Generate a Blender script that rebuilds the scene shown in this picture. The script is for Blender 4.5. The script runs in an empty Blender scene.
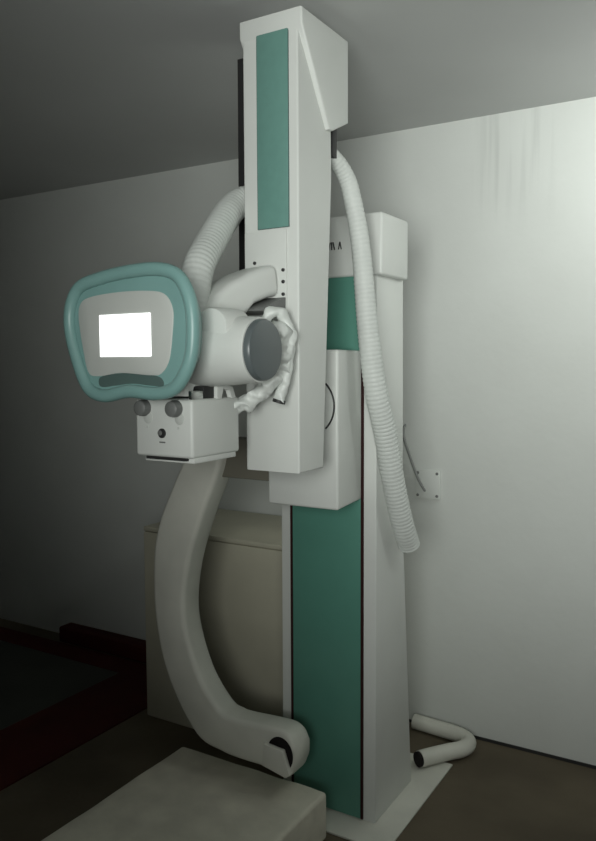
import bpy, bmesh, math, random
from mathutils import Vector, Matrix, noise
random.seed(4)
S = bpy.context.scene
C = S.collection
PI = math.pi

# ------------------------------------------------------------------ materials
def mat(name, rgb, rough=.5, spec=.5, metal=0., var=0., vscale=6., bump=0., bscale=60., var_rgb=None):
    m = bpy.data.materials.new(name); m.use_nodes = True
    nt = m.node_tree; b = nt.nodes['Principled BSDF']
    b.inputs['Base Color'].default_value = (*rgb, 1)
    b.inputs['Roughness'].default_value = rough
    b.inputs['Specular IOR Level'].default_value = spec
    b.inputs['Metallic'].default_value = metal
    tc = nt.nodes.new('ShaderNodeTexCoord')
    if var > 0:
        n = nt.nodes.new('ShaderNodeTexNoise'); n.inputs['Scale'].default_value = vscale
        n.inputs['Detail'].default_value = 5
        nt.links.new(tc.outputs['Object'], n.inputs['Vector'])
        r = nt.nodes.new('ShaderNodeValToRGB')
        r.color_ramp.elements[0].position = .35; r.color_ramp.elements[1].position = .7
        d = var_rgb if var_rgb else tuple(c*(1-var) for c in rgb)
        r.color_ramp.elements[0].color = (*d, 1); r.color_ramp.elements[1].color = (*rgb, 1)
        nt.links.new(n.outputs['Fac'], r.inputs['Fac'])
        nt.links.new(r.outputs['Color'], b.inputs['Base Color'])
    if bump > 0:
        n2 = nt.nodes.new('ShaderNodeTexNoise'); n2.inputs['Scale'].default_value = bscale
        nt.links.new(tc.outputs['Object'], n2.inputs['Vector'])
        bp = nt.nodes.new('ShaderNodeBump'); bp.inputs['Strength'].default_value = bump
        bp.inputs['Distance'].default_value = .01
        nt.links.new(n2.outputs['Fac'], bp.inputs['Height'])
        nt.links.new(bp.outputs['Normal'], b.inputs['Normal'])
    return m

WHITE = mat('white_paint', (.70, .72, .69), .42, .4, var=.05, vscale=5)
CREAM = mat('cream_paint', (.70, .70, .63), .5, .3, var=.12, vscale=7)
SLAB = mat('cream_slab', (.74, .71, .60), .75, .2, var=.18, vscale=9, bump=.35, bscale=25)
BEIGE = mat('beige_enamel', (.56, .54, .43), .55, .3, var=.12, vscale=4)
GREEN = mat('green_panel', (.105, .285, .225), .35, .4, var=.06, vscale=8)
TEALP = mat('teal_panel', (.15, .31, .27), .4, .4, var=.06, vscale=40)
TEAL = mat('teal_plastic', (.235, .42, .40), .35, .5, var=.08, vscale=10)
GAPSHADOW = mat('gap_shadow_teal', (.10, .155, .145), .6, .2, var=.1)  # teal darkened to paint shadow in slots and gaps
GREY = mat('grey_plastic', (.115, .135, .14), .3, .5, var=.06)
BEZEL = mat('light_grey_plastic', (.58, .60, .57), .5, .3, var=.05)
DARK = mat('dark_metal', (.03, .03, .03), .5, .4, var=.1)
HOLLOW = mat('hollow_shadow', (.012, .010, .010), .7, .2, var=.1)  # shadow inside hollows, put into the colour
SHADED = mat('shaded_olive', (.19, .18, .145), .6, .3, var=.08)  # dark tone of the arm beam's shadow, put into the colour
CABLE = mat('cable_grey', (.27, .28, .27), .6, .3, var=.08)
KNOB = mat('knob_grey', (.17, .175, .17), .45, .4, var=.08)
STEEL = mat('steel', (.6, .61, .6), .25, .5, metal=1., var=.05)
MAROONL = mat('maroon_gasket', (.035, .010, .010), .6, .2, var=.1)
HOSE = mat('hose_plastic', (.66, .69, .66), .5, .35, var=.06, vscale=14)
WRAP = mat('white_wrap', (.74, .77, .74), .35, .5, var=.08, vscale=20, bump=.5, bscale=35)
MATG = mat('mat_charcoal', (.075, .078, .068), .7, .3, var=.25, vscale=3)
MATR = mat('mat_maroon', (.085, .014, .012), .75, .2, var=.3, vscale=4)
FLOOR = mat('floor_screed', (.145, .12, .083), .75, .25, var=.3, vscale=3.0, bump=.15, bscale=40)
CEIL = mat('ceiling_paint', (.60, .61, .60), .85, .2, var=.05, vscale=2)
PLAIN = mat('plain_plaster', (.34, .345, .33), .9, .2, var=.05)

def wall_material():
    m = bpy.data.materials.new('stained_plaster'); m.use_nodes = True
    nt = m.node_tree; L = nt.links.new; b = nt.nodes['Principled BSDF']
    b.inputs['Roughness'].default_value = .85; b.inputs['Specular IOR Level'].default_value = .2
    tc = nt.nodes.new('ShaderNodeTexCoord')
    n = nt.nodes.new('ShaderNodeTexNoise'); n.inputs['Scale'].default_value = 1.6; n.inputs['Detail'].default_value = 6
    L(tc.outputs['Object'], n.inputs['Vector'])
    r = nt.nodes.new('ShaderNodeValToRGB')
    r.color_ramp.elements[0].position = .3; r.color_ramp.elements[1].position = .7
    r.color_ramp.elements[0].color = (.63, .65, .62, 1); r.color_ramp.elements[1].color = (.70, .725, .695, 1)
    L(n.outputs['Fac'], r.inputs['Fac'])
    # water runs under the ceiling: noise stretched downwards, in one stretch of wall
    mp = nt.nodes.new('ShaderNodeMapping'); mp.inputs['Scale'].default_value = (22, 1, .9)
    L(tc.outputs['Object'], mp.inputs['Vector'])
    n2 = nt.nodes.new('ShaderNodeTexNoise'); n2.inputs['Scale'].default_value = 1.0; n2.inputs['Detail'].default_value = 3
    L(mp.outputs['Vector'], n2.inputs['Vector'])
    sx = nt.nodes.new('ShaderNodeSeparateXYZ'); L(tc.outputs['Object'], sx.inputs['Vector'])
    def rng(out, a, c):
        q = nt.nodes.new('ShaderNodeMapRange'); q.interpolation_type = 'SMOOTHSTEP'
        q.inputs['From Min'].default_value = a; q.inputs['From Max'].default_value = c
        L(out, q.inputs['Value']); return q.outputs['Result']
    def mul(a, c):
        q = nt.nodes.new('ShaderNodeMath'); q.operation = 'MULTIPLY'; L(a, q.inputs[0])
        if isinstance(c, float): q.inputs[1].default_value = c
        else: L(c, q.inputs[1])
        return q.outputs[0]
    st = mul(mul(mul(rng(sx.outputs['X'], -1.02, -.88), rng(sx.outputs['X'], -.62, -.74)), rng(sx.outputs['Z'], 1.95, 2.3)),
             rng(n2.outputs['Fac'], .46, .66))
    mx = nt.nodes.new('ShaderNodeMix'); mx.data_type = 'RGBA'
    L(mul(st, .38), mx.inputs['Factor']); L(r.outputs['Color'], mx.inputs['A'])
    mx.inputs['B'].default_value = (.42, .44, .42, 1)
    L(mx.outputs['Result'], b.inputs['Base Color'])
    n3 = nt.nodes.new('ShaderNodeTexNoise'); n3.inputs['Scale'].default_value = 30
    L(tc.outputs['Object'], n3.inputs['Vector'])
    bp = nt.nodes.new('ShaderNodeBump'); bp.inputs['Strength'].default_value = .08; bp.inputs['Distance'].default_value = .01
    L(n3.outputs['Fac'], bp.inputs['Height']); L(bp.outputs['Normal'], b.inputs['Normal'])
    return m
WALL = wall_material()
SCREEN = bpy.data.materials.new('lit_screen'); SCREEN.use_nodes = True
_b = SCREEN.node_tree.nodes['Principled BSDF']
_b.inputs['Base Color'].default_value = (.8, .8, .8, 1)
_b.inputs['Emission Color'].default_value = (.95, 1, .97, 1); _b.inputs['Emission Strength'].default_value = 1.7

# ------------------------------------------------------------------ mesh helpers
def obj(name, bm, m, parent=None, loc=None, smooth=40, label=None):
    bmesh.ops.recalc_face_normals(bm, faces=bm.faces)
    me = bpy.data.meshes.new(name); 
    org = Vector(loc) if loc is not None else Vector((0, 0, 0))
    if loc is not None: bmesh.ops.translate(bm, vec=-org, verts=bm.verts)
    bm.to_mesh(me); bm.free()
    me.materials.append(m)
    me.shade_smooth(); me.set_sharp_from_angle(angle=math.radians(smooth))
    o = bpy.data.objects.new(name, me); C.objects.link(o)
    if parent is not None:
        o.parent = parent
        pw = Vector((0, 0, 0)); p = parent
        while p is not None: pw += p.location; p = p.parent
        o.location = org - pw
    else:
        o.location = org
    if label: o['label'] = label
    return o

def tag(o, label, cat, group=None):
    o['label'] = label; o['category'] = cat
    if group: o['group'] = group
    return o

def empty(name, loc):
    o = bpy.data.objects.new(name, None); o.empty_display_size = .1
    o.location = loc; C.objects.link(o); return o

def box(bm, x0, x1, y0, y1, z0, z1, bev=0., seg=2):
    return hexa(bm, [(x0, y0, z0), (x1, y0, z0), (x1, y1, z0), (x0, y1, z0),
                     (x0, y0, z1), (x1, y0, z1), (x1, y1, z1), (x0, y1, z1)], bev, seg)

def hexa(bm, pts, bev=0., seg=2):
    v = [bm.verts.new(p) for p in pts]
    fs = [bm.faces.new([v[i] for i in q]) for q in ((3, 2, 1, 0), (4, 5, 6, 7), (0, 1, 5, 4), (1, 2, 6, 5), (2, 3, 7, 6), (3, 0, 4, 7))]
    if bev > 0:
        es = list({e for f in fs for e in f.edges})
        bmesh.ops.bevel(bm, geom=es, offset=bev, segments=seg, profile=.5, affect='EDGES')
    return bm

def prism(bm, pts, axis, a, b, bev=0., seg=2):
    """pts: 2-D outline; axis 'y' -> outline in XZ, axis 'x' -> outline in YZ, 'z' -> XY"""
    def P(p, t):
        return {'y': (p[0], t, p[1]), 'x': (t, p[0], p[1]), 'z': (p[0], p[1], t)}[axis]
    A = [bm.verts.new(P(p, a)) for p in pts]; B = [bm.verts.new(P(p, b)) for p in pts]
    n = len(pts); fs = [bm.faces.new(A), bm.faces.new(B)]
    for i in range(n):
        fs.append(bm.faces.new((A[i], A[(i+1) % n], B[(i+1) % n], B[i])))
    if bev > 0:
        es = list(fs[0].edges) + list(fs[1].edges)
        bmesh.ops.bevel(bm, geom=es, offset=bev, segments=seg, profile=.5, affect='EDGES')
    return bm

def catmull(P, n, closed=False):
    P = [Vector(p) for p in P]; out = []; m = len(P)
    segs = m if closed else m-1
    for i in range(segs):
        if closed: a, b, c, d = P[i-1], P[i], P[(i+1) % m], P[(i+2) % m]
        else:
            b, c = P[i], P[i+1]
            a = P[i-1] if i > 0 else b*2-c
            d = P[i+2] if i+2 < m else c*2-b
        for k in range(n):
            t = k/n
            out.append(.5*((2*b)+(c-a)*t+(2*a-5*b+4*c-d)*t*t+(3*b-a-3*c+d)*t**3))
    if not closed: out.append(P[-1])
    return out

def resample(P, step):
    L = [0]
    for i in range(1, len(P)): L.append(L[-1]+(P[i]-P[i-1]).length)
    n = max(2, int(round(L[-1]/step))); out = []; j = 0
    for k in range(n+1):
        d = L[-1]*k/n
        while j < len(P)-2 and L[j+1] < d: j += 1
        t = (d-L[j])/max(1e-9, L[j+1]-L[j]); out.append(P[j].lerp(P[j+1], min(1, t)))
    return out

def tube(bm, P, rad, seg=20, caps=True, closed=False):
    n = len(P); rings = []; up = None
    for i in range(n):
        if closed: t = (P[(i+1) % n]-P[i-1])
        else: t = P[min(i+1, n-1)]-P[max(i-1, 0)]
        t.normalize()
        if up is None:
            up = Vector((0, 1, 0)) if abs(t.y) < .9 else Vector((1, 0, 0))
        up = (up-t*up.dot(t)).normalized(); s = t.cross(up)
        r = rad(i/(n-1), i) if callable(rad) else rad
        rings.append([bm.verts.new(P[i]+up*(r*math.cos(2*PI*k/seg))+s*(r*math.sin(2*PI*k/seg))) for k in range(seg)])
    rng = range(n) if closed else range(n-1)
    for i in rng:
        A, B = rings[i], rings[(i+1) % n]
        for k in range(seg):
            bm.faces.new((A[k], A[(k+1) % seg], B[(k+1) % seg], B[k]))
    if caps and not closed:
        bm.faces.new(rings[0]); bm.faces.new(rings[-1])
    return bm

def lathe(bm, prof, origin, axis, seg=48):
    """prof: (distance along axis, radius)"""
    ax = Vector(axis).normalized(); o = Vector(origin)
    u = ax.orthogonal().normalized(); w = ax.cross(u); rings = []
    for d, r in prof:
        c = o+ax*d
        if r < 1e-6: rings.append([bm.verts.new(c)])
        else: rings.append([bm.verts.new(c+u*(r*math.cos(2*PI*k/seg))+w*(r*math.sin(2*PI*k/seg))) for k in range(seg)])
    for A, B in zip(rings, rings[1:]):
        for k in range(seg):
            k2 = (k+1) % seg
            if len(A) == 1 and len(B) == 1: continue
            if len(A) == 1: bm.faces.new((A[0], B[k], B[k2]))
            elif len(B) == 1: bm.faces.new((A[k], A[k2], B[0]))
            else: bm.faces.new((A[k], A[k2], B[k2], B[k]))
    for R_ in (rings[0], rings[-1]):
        if len(R_) > 1: bm.faces.new(R_)
    return bm
N = bmesh.new

def corrugated(bm, ctrl, r, pitch=.016, depth=.10, seg=28, r_top=None):
    P = resample(catmull(ctrl, 24), pitch/4)
    prof = (1.0, 1.0-depth*.35, 1.0-depth, 1.0-depth*.35)
    rt_ = r_top or r
    return tube(bm, P, lambda t, i: (rt_+(r-rt_)*min(1, t*1.5))*prof[i % 4], seg)

# ------------------------------------------------------------------ the room (camera stands at x=0, y=0)
WY = 2.91; CZ = 2.43
X0, X1, Y0 = -4.4, 1.3, -1.6
def struct(name, bm, m, smooth=40):
    o = obj(name, bm, m, smooth=smooth); o['kind'] = 'structure'; return o
b = N(); box(b, X0-.1, X1+.1, Y0-.1, WY+.1, -.1, 0); struct('floor', b, FLOOR)
b = N(); box(b, X0-.1, X1+.1, Y0-.1, WY+.1, CZ, CZ+.1); struct('ceiling', b, CEIL)
b = N(); box(b, X0-.1, X1+.1, WY, WY+.1, 0, CZ); struct('wall_back', b, WALL)
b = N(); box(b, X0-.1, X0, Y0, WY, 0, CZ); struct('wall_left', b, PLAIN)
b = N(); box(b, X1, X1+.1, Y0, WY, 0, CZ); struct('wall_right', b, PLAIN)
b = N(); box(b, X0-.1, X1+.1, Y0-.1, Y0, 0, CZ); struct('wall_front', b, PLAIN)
b = N(); box(b, -1.4, X1, WY-.004, WY, 0, .012); struct('wall_foot_line_1', b, DARK)  # thin dark strip drawn for the gap line along the wall foot

# ------------------------------------------------------------------ the x-ray machine
xm = empty('xray_machine', (-1.2, 2.3, 0))
tag(xm, 'tall white and green x-ray machine with lit touch screen, curved arm and corrugated hoses', 'x-ray machine')

b = N(); box(b, -1.400, -.933, 2.062, 2.66, 0, .008, .003)
obj('base_plate', b, CREAM, xm, (-1.2, 2.36, 0))

# --- column
b = N()
prism(b, [(2.174, .008), (2.475, .008), (2.382, .95), (2.378, 1.80), (2.174, 1.80)], 'x', -1.377, -1.021, .006)
col = obj('column', b, WHITE, xm, (-1.2, 2.3, .008))
b = N(); box(b, -1.328, -1.074, 2.168, 2.176, .012, 1.772, .001)
obj('front_panel', b, GREEN, col, (-1.2, 2.172, .9), label='glossy green front panel of the column')
b = N()
for x in (-1.333, -1.069): box(b, x-.004, x+.004, 2.1675, 2.176, .012, 1.772)
obj('gasket', b, MAROONL, col, (-1.2, 2.172, .9), label='thin dark gasket lines beside the green panel')
b = N()
box(b, -1.384, -.999, 2.160, 2.365, 1.772, 1.962, .008, 3)
cap = obj('column_cap', b, WHITE, col, (-1.2, 2.26, 1.772))
b = N()
for k, (x, dx) in enumerate(((-1.182, .005), (-1.172, 0), (-1.162, -.005), (-1.148, .005), (-1.138, -.005))):
    z = 1.858
    hexa(b, [(x+dx-.0016, 2.1575, z+.024), (x+dx+.0016, 2.1575, z+.024), (x+dx+.0016, 2.161, z+.024), (x+dx-.0016, 2.161, z+.024),
             (x-.0016, 2.1575, z), (x+.0016, 2.1575, z), (x+.0016, 2.161, z), (x-.0016, 2.161, z)])
obj('vent_slot', b, DARK, cap, (-1.14, 2.16, 1.857), label='short dark slanted slots')

# --- carriage that slides on the column
b = N()
hexa(b, [(-1.288, 1.958, 1.071), (-1.043, 1.958, 1.071), (-1.070, 2.1675, 1.071), (-1.296, 2.1675, 1.071),
         (-1.288, 1.958, 1.541), (-1.043, 1.958, 1.541), (-1.070, 2.1675, 1.541), (-1.296, 2.1675, 1.541)], .008, 3)
car = obj('carriage', b, WHITE, xm, (-1.165, 2.06, 1.071))
b = N()
arc = [Vector((-1.145+.090*math.cos(a), 1.957, 1.377+.090*math.sin(a))) for a in [math.radians(-47+94*k/28) for k in range(29)]]
tube(b, arc, lambda t, i: .0028, 8)
obj('turntable_groove', b, DARK, car, (-1.07, 1.957, 1.377), label='dark curved groove in the front')

# --- tube column (upright box in front of the carriage)
b = N()
BX0, BX1, BY0, BY1, BZ0, BZ1 = -1.188, -1.018, 1.70, 1.87, 1.215, 2.36
prism(b, [(BY0, BZ0), (1.828, BZ0), (1.872, 2.0), (1.872, BZ1), (BY0, BZ1)], 'x', BX0, BX1, .006, 3)
tcol = obj('upright', b, WHITE, xm, (-1.108, 1.785, BZ0))
b = N(); box(b, -1.141, -1.047, 1.6965, 1.702, 1.852, 2.357, .001)
obj('upright_panel', b, TEALP, tcol, (-1.097, 1.70, 2.1), label='grey-green speckled panel of the upright')
b = N()   # thin dark strips, the shadow gap round the panel put into colour
for (x0, x1, z0, z1) in ((-1.1425, -1.141, 1.851, 2.3585), (-1.047, -1.0455, 1.851, 2.3585), (-1.141, -1.047, 2.357, 2.3585), (-1.141, -1.047, 1.8505, 1.852)):
    box(b, x0, x1, 1.6975, 1.702, z0, z1)
obj('panel_edge', b, GAPSHADOW, tcol, (-1.097, 1.70, 2.1))
b = N()
prism(b, [(1.695, 2.386), (1.946, 2.386), (1.946, 2.165), (1.86, 2.124), (1.84, 2.124), (1.695, 2.345)], 'x', -1.194, -1.003, .005, 3)
obj('upright_cap', b, WHITE, tcol, (-1.1, 1.8, 2.25))
b = N()
prism(b, [(-1.352, 1.60), (-1.20, 1.60), (-1.20, 2.07), (-1.03, 2.07), (-1.03, 2.345), (-1.20, 2.345), (-1.20, 2.395), (-1.350, 2.395)], 'y', 1.905, 1.93, .003)
obj('rear_rail', b, DARK, tcol, (-1.2, 1.92, 2.0), label='dark rail plate behind the white upright')
b = N(); lathe(b, [(0, .045), (.092, .045)], (-1.145, 1.868, 1.39), (0, 1, 0))
obj('turntable', b, DARK, tcol, (-1.135, 1.91, 1.39))

# sliding bracket on the upright with its screws and gusset
b = N(); box(b, -1.183, -1.053, 1.695, 1.703, 1.49, 1.845, .002)
sl = obj('slide_plate', b, WHITE, tcol, (-1.125, 1.695, 1.66))
for (x, z) in ((-1.150, 1.765), (-1.062, 1.742), (-1.062, 1.712), (-1.062, 1.680)):
    b = N(); lathe(b, [(0, .0045), (.004, .0045), (.005, .003)], (x, 1.6955, z), (0, -1, 0), 12)
    obj('screw', b, DARK, sl, (x, 1.695, z))
b = N()
hexa(b, [(-1.16, 1.60, 1.633), (-1.07, 1.60, 1.633), (-1.052, 1.69, 1.628), (-1.15, 1.69, 1.628),
         (-1.16, 1.61, 1.64), (-1.07, 1.61, 1.64), (-1.052, 1.69, 1.672), (-1.15, 1.69, 1.672)], .002)
obj('gusset', b, KNOB, sl, (-1.1, 1.65, 1.64), label='grey wedge under the tube arm')

# --- tube arm: from the slide plate forward and left to the top of the tube housing
def loft(bm, sections, bev=0.):
    R_ = [[bm.verts.new(p) for p in s] for s in sections]
    n = len(R_[0])
    for A, B in zip(R_, R_[1:]):
        for k in range(n): bm.faces.new((A[k], A[(k+1) % n], B[(k+1) % n], B[k]))
    bm.faces.new(R_[0]); bm.faces.new(R_[-1])
    return bm
b = N()
def rrect(c, u, v, hu, hv, r, k=4):
    out = []
    for cx, cy, a0 in ((hu-r, hv-r, 0), (-hu+r, hv-r, 90), (-hu+r, -hv+r, 180), (hu-r, -hv+r, 270)):
        for i in range(k+1):
            a = math.radians(a0+90*i/k); out.append(c+u*(cx+r*math.cos(a))+v*(cy+r*math.sin(a)))
    return out
sec = []
for (cx, cy, cz, hu, hv) in ((-1.128, 1.693, 1.714, .055, .040), (-1.132, 1.668, 1.710, .055, .040), (-1.155, 1.630, 1.692, .058, .041),
                             (-1.175, 1.585, 1.660, .066, .046), (-1.195, 1.55, 1.625, .074, .050), (-1.21, 1.52, 1.57, .085, .055)):
    t = Vector((-.25, -.75, -.1 if cy > 1.6 else -.55)).normalized()
    u = Vector((1, -.25, 0)).normalized(); v = t.cross(u).normalized()
    sec.append(rrect(Vector((cx, cy, cz)), u, v, hu, hv, .02))
loft(b, sec)
obj('tube_arm', b, WHITE, xm, (-1.13, 1.62, 1.67))

# --- tube housing, axis along x
TY, TZ = 1.495, 1.533
b = N()
lathe(b, [(0, .0), (0, .056), (.012, .068), (.05, .078), (.12, .086), (.20, .090), (.30, .088), (.36, .084), (.42, .079), (.446, .0775), (.452, .076), (.452, 0)],
      (-1.452, TY, TZ), (1, 0, 0), 64)
th = obj('tube_housing', b, WHITE, xm, (-1.22, TY, TZ))
b = N(); lathe(b, [(0, .0725), (.010, .0725), (.016, .069), (.018, .062), (.018, 0)], (-1.001, TY, TZ), (1, 0, 0), 64)
obj('end_cap', b, GREY, th, (-.99, TY, TZ), label='round dark grey end cap')
b = N()
lathe(b, [(0, .06), (.03, .056), (.055, .05)], (-1.215, TY, TZ-.055), (0, 0, -1), 40)
obj('port_collar', b, WHITE, th, (-1.215, TY, 1.46))
b = N(); lathe(b, [(0, .050), (.085, .050), (.095, .046), (.0975, .036), (.0975, 0)], (-1.092, 1.520, 1.583), (0, -1, 0), 40)
obj('trunnion', b, WHITE, th, (-1.092, 1.47, 1.583))

# --- collimator
CX0, CX1, CY0, CY1, CZ0, CZ1 = -1.308, -1.130, 1.400, 1.590, 1.278, 1.418
b = N(); box(b, CX0, CX1, CY0, CY1, CZ0, CZ1, .008, 3)
co = obj('collimator', b, WHITE, xm, (-1.22, TY, CZ0))
b = N(); box(b, CX0+.004, CX1-.012, CY0+.06, CY1-.06, CZ1-.001, CZ1+.030, .003)
obj('mount_plate', b, DARK, co, (-1.22, TY, CZ1), label='dark mounting plate on top')
b = N(); box(b, -1.146, -1.136, CY0+.006, CY0+.05, CZ1-.001, CZ1+.020, .002)
obj('clamp', b, STEEL, co, (-1.14, CY0+.03, CZ1), label='shiny steel clamp')
b = N(); prism(b, [(CY0+.10, CZ1-.002), (CY0+.10, CZ1+.03), (CY0+.125, CZ1+.034), (CY0+.165, CZ1+.026), (CY0+.178, CZ1-.002), (CY0+.16, CZ1-.002), (CY0+.152, CZ1+.018), (CY0+.125, CZ1+.024), (CY0+.118, CZ1-.002)], 'x', -1.145, -1.132, .001)
obj('bracket', b, WHITE, co, (-1.14, 1.54, CZ1))
b = N(); box(b, CX0+.022, CX1-.004, CY0+.010, CY1-.012, CZ0-.012, CZ0+.002, .002)
obj('filter_rail', b, WHITE, co, (-1.22, TY, CZ0))
b = N(); box(b, CX0+.032, CX1-.020, CY0+.002, CY0+.012, CZ0-.006, CZ0+.001)
obj('rail_slot', b, DARK, co, (-1.22, CY0, CZ0))
for x in (-1.276, -1.178):
    b = N(); lathe(b, [(0, .020), (.012, .020), (.022, .018), (.025, .014), (.025, 0)], (x, CY0+.002, 1.396), (0, -1, 0), 32)
    obj('knob', b, KNOB, co, (x, CY0, 1.402), label='grey round knob under the console')
for x in (-1.266, -1.168):
    b = N(); lathe(b, [(0, .014), (.002, .014), (.003, .012), (.003, 0)], (x, CY0+.001, 1.372), (0, -1, 0), 28)
    obj('dial_scale', b, BEZEL, co, (x, CY0, 1.372))
b = N(); lathe(b, [(0, .0115), (.004, .0115), (.006, .010), (.006, 0)], (-1.222, CY0+.001, 1.336), (0, -1, 0), 28)
bt = obj('push_button', b, DARK, co, (-1.222, CY0, 1.336), label='round dark push button')
b = N(); lathe(b, [(0, .0065), (.002, .006), (.003, .004), (.003, 0)], (-1.225, CY0-.005, 1.337), (0, -1, 0), 20)
obj('button_face', b, KNOB, bt, (-1.225, CY0-.005, 1.337))
b = N(); box(b, -1.231, -1.213, CY0-.001, CY0+.001, 1.3125, 1.316)
obj('marking', b, KNOB, co, (-1.222, CY0, 1.314), label='small grey printed mark below the button')
for x in (-1.268, -1.172):
    b = N(); box(b, x-.003, x+.003, CY0-.0008, CY0+.001, 1.347, 1.353)
    obj('marking', b, BEZEL, co, (x, CY0, 1.35))

# --- control console
cen = Vector((-1.247, 1.57))
OUT = [(-1.457, 1.585), (-1.451, 1.650), (-1.415, 1.698), (-1.345, 1.717), (-1.245, 1.728), (-1.155, 1.727), (-1.094, 1.705), (-1.058, 1.648), (-1.049, 1.575),
       (-1.061, 1.500), (-1.106, 1.438), (-1.170, 1.420), (-1.255, 1.424), (-1.335, 1.412), (-1.393, 1.432), (-1.430, 1.495)]
oc = [p.to_2d() for p in catmull([(x, z, 0) for x, z in OUT], 6, True)]
def shrink(pts, d):
    n = len(pts); out = []
    for i in range(n):
        t = (pts[(i+1) % n]-pts[i-1]).normalized(); nn = Vector((t.y, -t.x))
        if nn.dot(cen-pts[i]) < 0: nn = -nn
        out.append(pts[i]+nn*d)
    return out
def layer(pts, y): return [Vector((p.x, y, p.y)) for p in pts]
KY = 1.325
b = N()      # back shell
loft(b, [layer(shrink(oc, .075), KY+.085), layer(shrink(oc, .045), KY+.07), layer(shrink(oc, .014), KY+.022), layer(shrink(oc, .012), KY+.002)])
con = obj('control_console', b, TEAL, xm, (-1.247, KY, 1.57), smooth=60)
b = N()
rc = shrink(oc, .0145)
tube(b, [Vector((p.x, KY, p.y)) for p in rc], .0155, 16, closed=True)
obj('grip_ring', b, TEAL, con, (-1.247, KY, 1.57), smooth=80)
b = N(); loft(b, [layer(shrink(oc, .060), KY+.004), layer(shrink(oc, .040), KY+.006), layer(shrink(oc, .026), KY+.012), layer(shrink(oc, .020), KY+.020)][::-1])
obj('fascia', b, TEAL, con, (-1.247, KY, 1.57), smooth=60)
def patch(pts, y0, y1):
    q = [p.to_2d() for p in catmull([(x, z, 0) for x, z in pts], 5, True)]
    m_ = Vector((sum(p.x for p in q)/len(q), sum(p.y for p in q)/len(q)))
    return loft(N(), [layer(q, y1), layer(q, y0+.0006), layer([m_+(p-m_)*.97 for p in q], y0)])
b = patch([(-1.350, 1.470), (-1.30, 1.479), (-1.24, 1.481), (-1.19, 1.477), (-1.158, 1.470), (-1.152, 1.452), (-1.19, 1.452), (-1.245, 1.456), (-1.30, 1.451), (-1.348, 1.448)], KY+.0015, KY+.012)  # flat patches, slot shadow painted on instead of hollowed out
obj('grip_slot_shadow', b, GAPSHADOW, con, (-1.25, KY, 1.46), smooth=30, label='flat dark patch painting the shadow in the finger slot below the screen')
b = patch([(-1.430, 1.620), (-1.420, 1.640), (-1.408, 1.640), (-1.402, 1.570), (-1.385, 1.480), (-1.396, 1.466), (-1.411, 1.500), (-1.424, 1.560)], KY+.0025, KY+.016)
obj('grip_slot_shadow', b, GAPSHADOW, con, (-1.41, KY, 1.56), smooth=30, label='flat dark patch painting the shadow in the slot left of the screen')
INN = [(-1.415, 1.610), (-1.408, 1.646), (-1.375, 1.661), (-1.29, 1.668), (-1.20, 1.667), (-1.145, 1.657), (-1.121, 1.622), (-1.123, 1.570), (-1.134, 1.510),
       (-1.158, 1.480), (-1.192, 1.476), (-1.28, 1.481), (-1.355, 1.473), (-1.387, 1.483), (-1.402, 1.535)]
ic = [p.to_2d() for p in catmull([(x, z, 0) for x, z in INN], 6, True)]
b = N(); loft(b, [layer(shrink(ic, -.003), KY+.012), layer(ic, KY+.001), layer(shrink(ic, .003), KY-.001)])
bz = obj('screen_bezel', b, BEZEL, con, (-1.25, KY, 1.57), label='light grey screen surround')
b = N(); box(b, -1.343, -1.184, KY-.003, KY+.002, 1.519, 1.617, .0008)
obj('touch_screen', b, SCREEN, bz, (-1.27, KY-.02, 1.568), label='bright white lit touch screen')
b = N(); lathe(b, [(0, .007), (.003, .007), (.004, .005), (.004, 0)], (-1.088, KY+.012, 1.640), (0, -1, 0), 20)
obj('indicator', b, DARK, con, (-1.066, KY-.008, 1.640))
b = N(); lathe(b, [(0, .055), (.06, .05), (.1, .05)], (-1.25, KY+.06, 1.57), (0, 1, 0), 32)
obj('console_neck', b, WHITE, con, (-1.25, KY+.1, 1.57))

# --- hoses
b = N()
corrugated(b, [(-1.199, 1.485, 1.60), (-1.198, 1.50, 1.683), (-1.206, 1.53, 1.745), (-1.224, 1.60, 1.810), (-1.243, 1.69, 1.890), (-1.250, 1.745, 1.932), (-1.240, 1.775, 1.950), (-1.215, 1.79, 1.955), (-1.17, 1.795, 1.95)], .040, .013, .04)
obj('corrugated_hose', b, HOSE, xm, (-1.24, 1.65, 1.85), label='short corrugated hose rising behind the console')
b = N()
corrugated(b, [(-1.085, 1.86, 2.10), (-1.055, 1.93, 2.085), (-1.035, 1.99, 2.035), (-1.020, 2.01, 1.96), (-1.010, 2.04, 1.83), (-1.002, 2.07, 1.60), (-.990, 2.10, 1.42),
               (-.982, 2.15, 1.29), (-.976, 2.21, 1.11), (-.972, 2.27, .98), (-.972, 2.32, .905)], .0365, .013, .05, r_top=.023)
hs = obj('corrugated_hose', b, HOSE, xm, (-1.0, 2.05, 1.5), label='long corrugated hose hanging beside the column')

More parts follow.
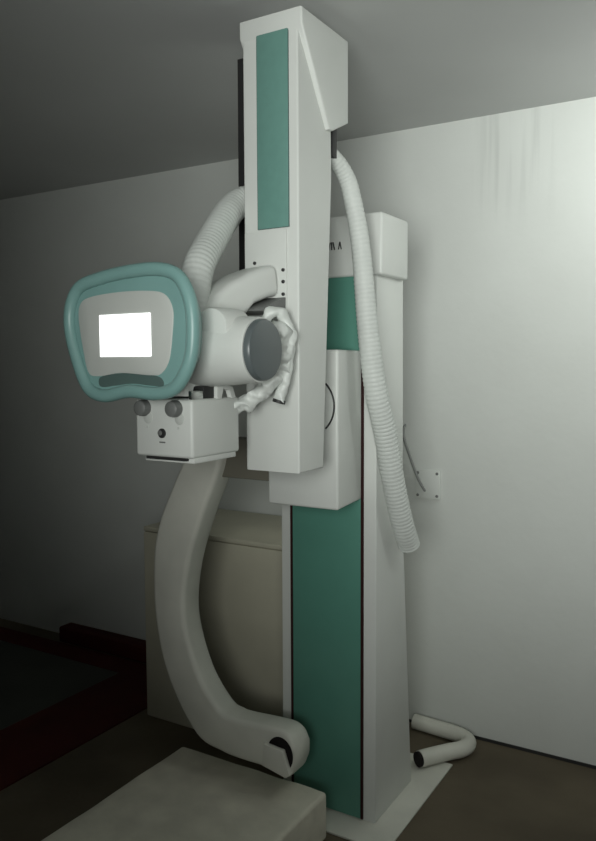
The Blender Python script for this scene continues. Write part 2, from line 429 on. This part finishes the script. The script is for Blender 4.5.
# --- wrapped cables beside the tube housing
def lumpy(ctrl, r, amp=.25, seg=18, fq=40):
    bm = N(); P = resample(catmull(ctrl, 16), .006); tube(bm, P, r, seg)
    for v in bm.verts:
        v.co += Vector((1, 1, 1))*0 + (noise.noise_vector(v.co*fq))*(r*amp)
    return bm
b = lumpy([(-1.075, 1.60, 1.585), (-1.055, 1.615, 1.622), (-1.038, 1.635, 1.628), (-1.024, 1.65, 1.60), (-1.018, 1.655, 1.56), (-1.022, 1.655, 1.52), (-1.028, 1.65, 1.47), (-1.042, 1.64, 1.408)], .0155, .5)
obj('tube_cable', b, WRAP, xm, (-1.03, 1.64, 1.52), smooth=80, label='white plastic-wrapped cable looping down beside the tube housing')
b = N(); P = resample(catmull([(-1.0415, 1.640, 1.410), (-1.0435, 1.639, 1.402)], 4), .003); tube(b, P, .0165, 20)
obj('cable_end', b, DARK, xm, (-1.04, 1.64, 1.424))
b = lumpy([(-1.030, 1.63, 1.55), (-1.034, 1.63, 1.505), (-1.055, 1.63, 1.465), (-1.085, 1.625, 1.432), (-1.115, 1.615, 1.408), (-1.15, 1.58, 1.392)], .021, .7)
obj('tube_cable', b, WRAP, xm, (-1.08, 1.62, 1.45), smooth=80, label='bunched white plastic-wrapped cable running to the collimator')
b = lumpy([(-1.050, 1.61, 1.60), (-1.032, 1.632, 1.575), (-1.030, 1.642, 1.52), (-1.040, 1.635, 1.48)], .024, .8, fq=30)
obj('cable_wrap', b, WRAP, xm, (-1.04, 1.63, 1.55), smooth=80)

# --- curved swing arm
OUTR = [(-1.50, 1.262), (-1.585, 1.235), (-1.637, 1.152), (-1.725, .977), (-1.758, .836), (-1.754, .628), (-1.699, .428), (-1.583, .262), (-1.475, .228), (-1.395, .222), (-1.31, .222), (-1.235, .212), (-1.208, .222), (-1.194, .252)]
INNR = [(-1.46, 1.235), (-1.462, 1.21), (-1.478, 1.15), (-1.548, .994), (-1.607, .822), (-1.622, .651), (-1.568, .480), (-1.488, .376), (-1.44, .357), (-1.395, .355), (-1.31, .360), (-1.245, .362), (-1.211, .350), (-1.192, .318)]
o_ = catmull([(x, 0, z) for x, z in OUTR], 6); i_ = catmull([(x, 0, z) for x, z in INNR], 6)
YA, YB = 1.95, 2.045
secs = []
for p, q in zip(o_, i_):
    d = (q-p); L_ = d.length; d = d/L_; r = min(.018, L_/3); row = []
    def at(s, y): return Vector((p.x+d.x*s, y, p.z+d.z*s))
    for (s, y, a0) in ((r, YA+r, 180), (L_-r, YA+r, 270), (L_-r, YB-r, 0), (r, YB-r, 90)):
        for k in range(4):
            a = math.radians(a0+30*k)
            row.append(at(s+r*math.cos(a), y+r*math.sin(a)))
    secs.append(row)
b = N(); loft(b, secs)
sw = obj('curved_arm', b, CREAM, xm, (-1.6, 2.0, .7), smooth=50, label='broad curved white swing arm')
b = N(); box(b, -1.50, -1.29, 1.985, 2.06, 1.135, 1.262, .006)  # coloured dark for the shade below upright and collimator
obj('arm_beam', b, SHADED, sw, (-1.4, 2.02, 1.2), label='beam joining the arm to the carriage, its shadow painted in dark olive')
b = N()
ctr = (-1.244, .285)
prism(b, [(ctr[0]+.047*math.cos(2*PI*k/36), ctr[1]+.055*math.sin(2*PI*k/36)) for k in range(36)], 'y', 1.9475, 1.96, .0008)  # flat disc, the recess shadow is its black colour
obj('hinge_recess_shadow', b, HOLLOW, sw, (ctr[0], 1.94, ctr[1]), label='round black disc painting the shadow in the hinge recess')
b = N(); prism(b, [(-1.296, .312), (-1.225, .306), (-1.200, .234), (-1.214, .222), (-1.303, .240)], 'y', 1.932, 1.956, .004)
obj('hinge_flap', b, CREAM, sw, (-1.27, 1.93, .26))

# ------------------------------------------------------------------ generator cabinet behind the column
cab = empty('generator_cabinet', (-1.8, 2.64, 0))
tag(cab, 'low beige metal cabinet against the wall behind the curved arm', 'cabinet')
b = N(); box(b, -2.205, -1.41, 2.395, 2.87, 0.0, .80, .006)
obj('body', b, BEIGE, cab, (-1.8, 2.64, 0))
b = N(); box(b, -2.205, -1.41, 2.395, 2.87, .802, .822, .005)
obj('lid', b, BEIGE, cab, (-1.8, 2.64, .8))

# ------------------------------------------------------------------ low platform in the foreground
b = N(); box(b, -1.712, -1.125, 1.34, 2.040, 0, .153, .012, 3)
bmesh.ops.subdivide_edges(b, edges=[e for e in b.edges if e.calc_length() > .1], cuts=24, use_grid_fill=True)
for v in b.verts:
    if v.co.z > .02: v.co += noise.noise_vector(v.co*9)*.0028
tag(obj('platform', b, SLAB, None, (-1.42, 1.69, 0)), 'low thick cream slab platform on the floor in the foreground', 'platform')

# ------------------------------------------------------------------ dark floor mat and block at the left
fm = empty('floor_mat', (-3.2, 1.8, 0))
tag(fm, 'charcoal floor mat with a wide dark maroon border left of the cabinet', 'mat')
b = N(); box(b, -4.1, -2.62, .6, 2.66, 0, .006, .002)
obj('mat_centre', b, MATG, fm, (-3.3, 1.7, 0), label='charcoal middle of the mat')
b = N()
pts_o = [(-4.3, .4), (-2.25, .4), (-2.25, 2.80), (-4.3, 2.80)]; pts_i = [(-4.1, .6), (-2.62, .6), (-2.62, 2.66), (-4.1, 2.66)]
for k in range(4):
    a, c, d, e = pts_o[k], pts_o[(k+1) % 4], pts_i[(k+1) % 4], pts_i[k]
    hexa(b, [(*a, 0), (*c, 0), (*d, 0), (*e, 0), (*a, .007), (*c, .007), (*d, .007), (*e, .007)])
obj('mat_border', b, MATR, fm, (-3.2, 1.7, 0), label='dark maroon border')
b = N(); box(b, -3.22, -2.25, 2.815, 2.905, 0, .085, .012, 3)
tag(obj('bolster', b, MATR, None, (-2.7, 2.86, 0)), 'long low dark maroon bolster on the floor at the foot of the wall', 'bolster')

# ------------------------------------------------------------------ wall plate, cable, pipe on the floor
wp = empty('wall_plate', (-1.136, WY, 1.012))
tag(wp, 'square blank plate with four screws low on the wall right of the column', 'wall plate')
b = N(); box(b, -1.190, -1.084, WY-.010, WY, .953, 1.072, .003)
obj('plate', b, WALL, wp, (-1.136, WY-.005, 1.012))
for x in (-1.178, -1.096):
    for z in (.967, 1.058):
        b = N(); lathe(b, [(0, .006), (.002, .006), (.003, .004), (.003, 0)], (x, WY-.0095, z), (0, -1, 0), 14)
        obj('screw', b, KNOB, wp, (x, WY-.01, z))
b = N(); P = resample(catmull([(-1.238, WY+.004, 1.250), (-1.240, WY-.012, 1.235), (-1.238, WY-.016, 1.20), (-1.220, WY-.018, 1.15), (-1.194, WY-.020, 1.085), (-1.172, WY-.022, 1.035), (-1.152, WY-.014, .995), (-1.147, WY-.008, .985)], 10), .008)
tube(b, P, .0055, 12)
tag(obj('wall_cable', b, CABLE, None, (-1.2, WY-.01, 1.1)), 'thin grey cable running from a hole in the wall down onto the blank plate', 'cable')

fp = empty('floor_pipe', (-.98, 2.75, 0))
tag(fp, 'bent white pipe with an open dark end lying on the floor behind the column', 'pipe')
b = N()
pp = [(-1.17, 2.865, .031), (-1.08, 2.858, .031), (-1.0, 2.850, .031), (-.955, 2.838, .031), (-.925, 2.812, .031), (-.918, 2.775, .031), (-.930, 2.735, .032), (-.962, 2.685, .036), (-1.003, 2.622, .0385), (-1.032, 2.578, .0385)]
P = resample(catmull(pp, 10), .01)
# walls of an open pipe: out along the outside, back along the inside
n0 = len(P)
tube(b, P + [P[-1].copy()] , lambda t, i: .030 if i < n0 else .025, 24, caps=False)
b.verts.ensure_lookup_table()
obj('pipe', b, CREAM, fp, (-.98, 2.75, .04))
b = N(); tube(b, [P[-1]-(P[-1]-P[-5]).normalized()*.004, P[-1]+(P[-1]-P[-5]).normalized()*.010], .0275, 24)  # closed black plug drawn for the shadow inside the pipe
obj('pipe_mouth_shadow', b, HOLLOW, fp, tuple(P[-1]), label='black plug painting the shadow inside the open pipe mouth')

# ------------------------------------------------------------------ light
def area(name, loc, target, sx, sy, power, col=(1, 1, 1), spread=180):
    l = bpy.data.lights.new(name, 'AREA'); l.shape = 'RECTANGLE'; l.size = sx; l.size_y = sy; l.energy = power; l.color = col
    l.spread = math.radians(spread)
    o = bpy.data.objects.new(name, l); C.objects.link(o); o.location = loc
    o.rotation_euler = (Vector(target)-Vector(loc)).to_track_quat('-Z', 'Y').to_euler()
    return o
area('wall_lamp', (.30, 2.36, 2.27), (-.32, 2.91, 2.10), .6, .10, 4.6, (.96, 1, .96), 140)
area('doorway_light', (.25, -.75, 1.62), (-.48, 2.9, 2.15), 1.2, .9, 16, (.97, 1, .96), 80)
w = bpy.data.worlds.new('World'); S.world = w; w.use_nodes = True
w.node_tree.nodes['Background'].inputs['Color'].default_value = (0, 0, 0, 1)

# ------------------------------------------------------------------ camera
yaw, pitch, roll = math.radians(31.0404), math.radians(4.2148), math.radians(.2623)
cy, sy = math.cos(yaw), math.sin(yaw)
fw = Vector((-sy*math.cos(pitch), cy*math.cos(pitch), -math.sin(pitch)))
rt = Vector((cy, sy, 0)); dn = fw.cross(rt)
r2 = rt*math.cos(roll)+dn*math.sin(roll); d2 = -rt*math.sin(roll)+dn*math.cos(roll)
M = Matrix((r2, -d2, -fw)).transposed().to_4x4(); M.translation = Vector((0, 0, 1.5))
cd = bpy.data.cameras.new('Camera'); cam = bpy.data.objects.new('Camera', cd); C.objects.link(cam)
cam.matrix_world = M; cd.sensor_fit = 'AUTO'; cd.sensor_width = 36; cd.lens = 766.86*36/841
cd.clip_start = .02
S.camera = cam
S.view_settings.view_transform = 'Standard'; S.view_settings.look = 'None'
S.view_settings.exposure = 0; S.view_settings.gamma = 1; S.view_settings.use_curve_mapping = False
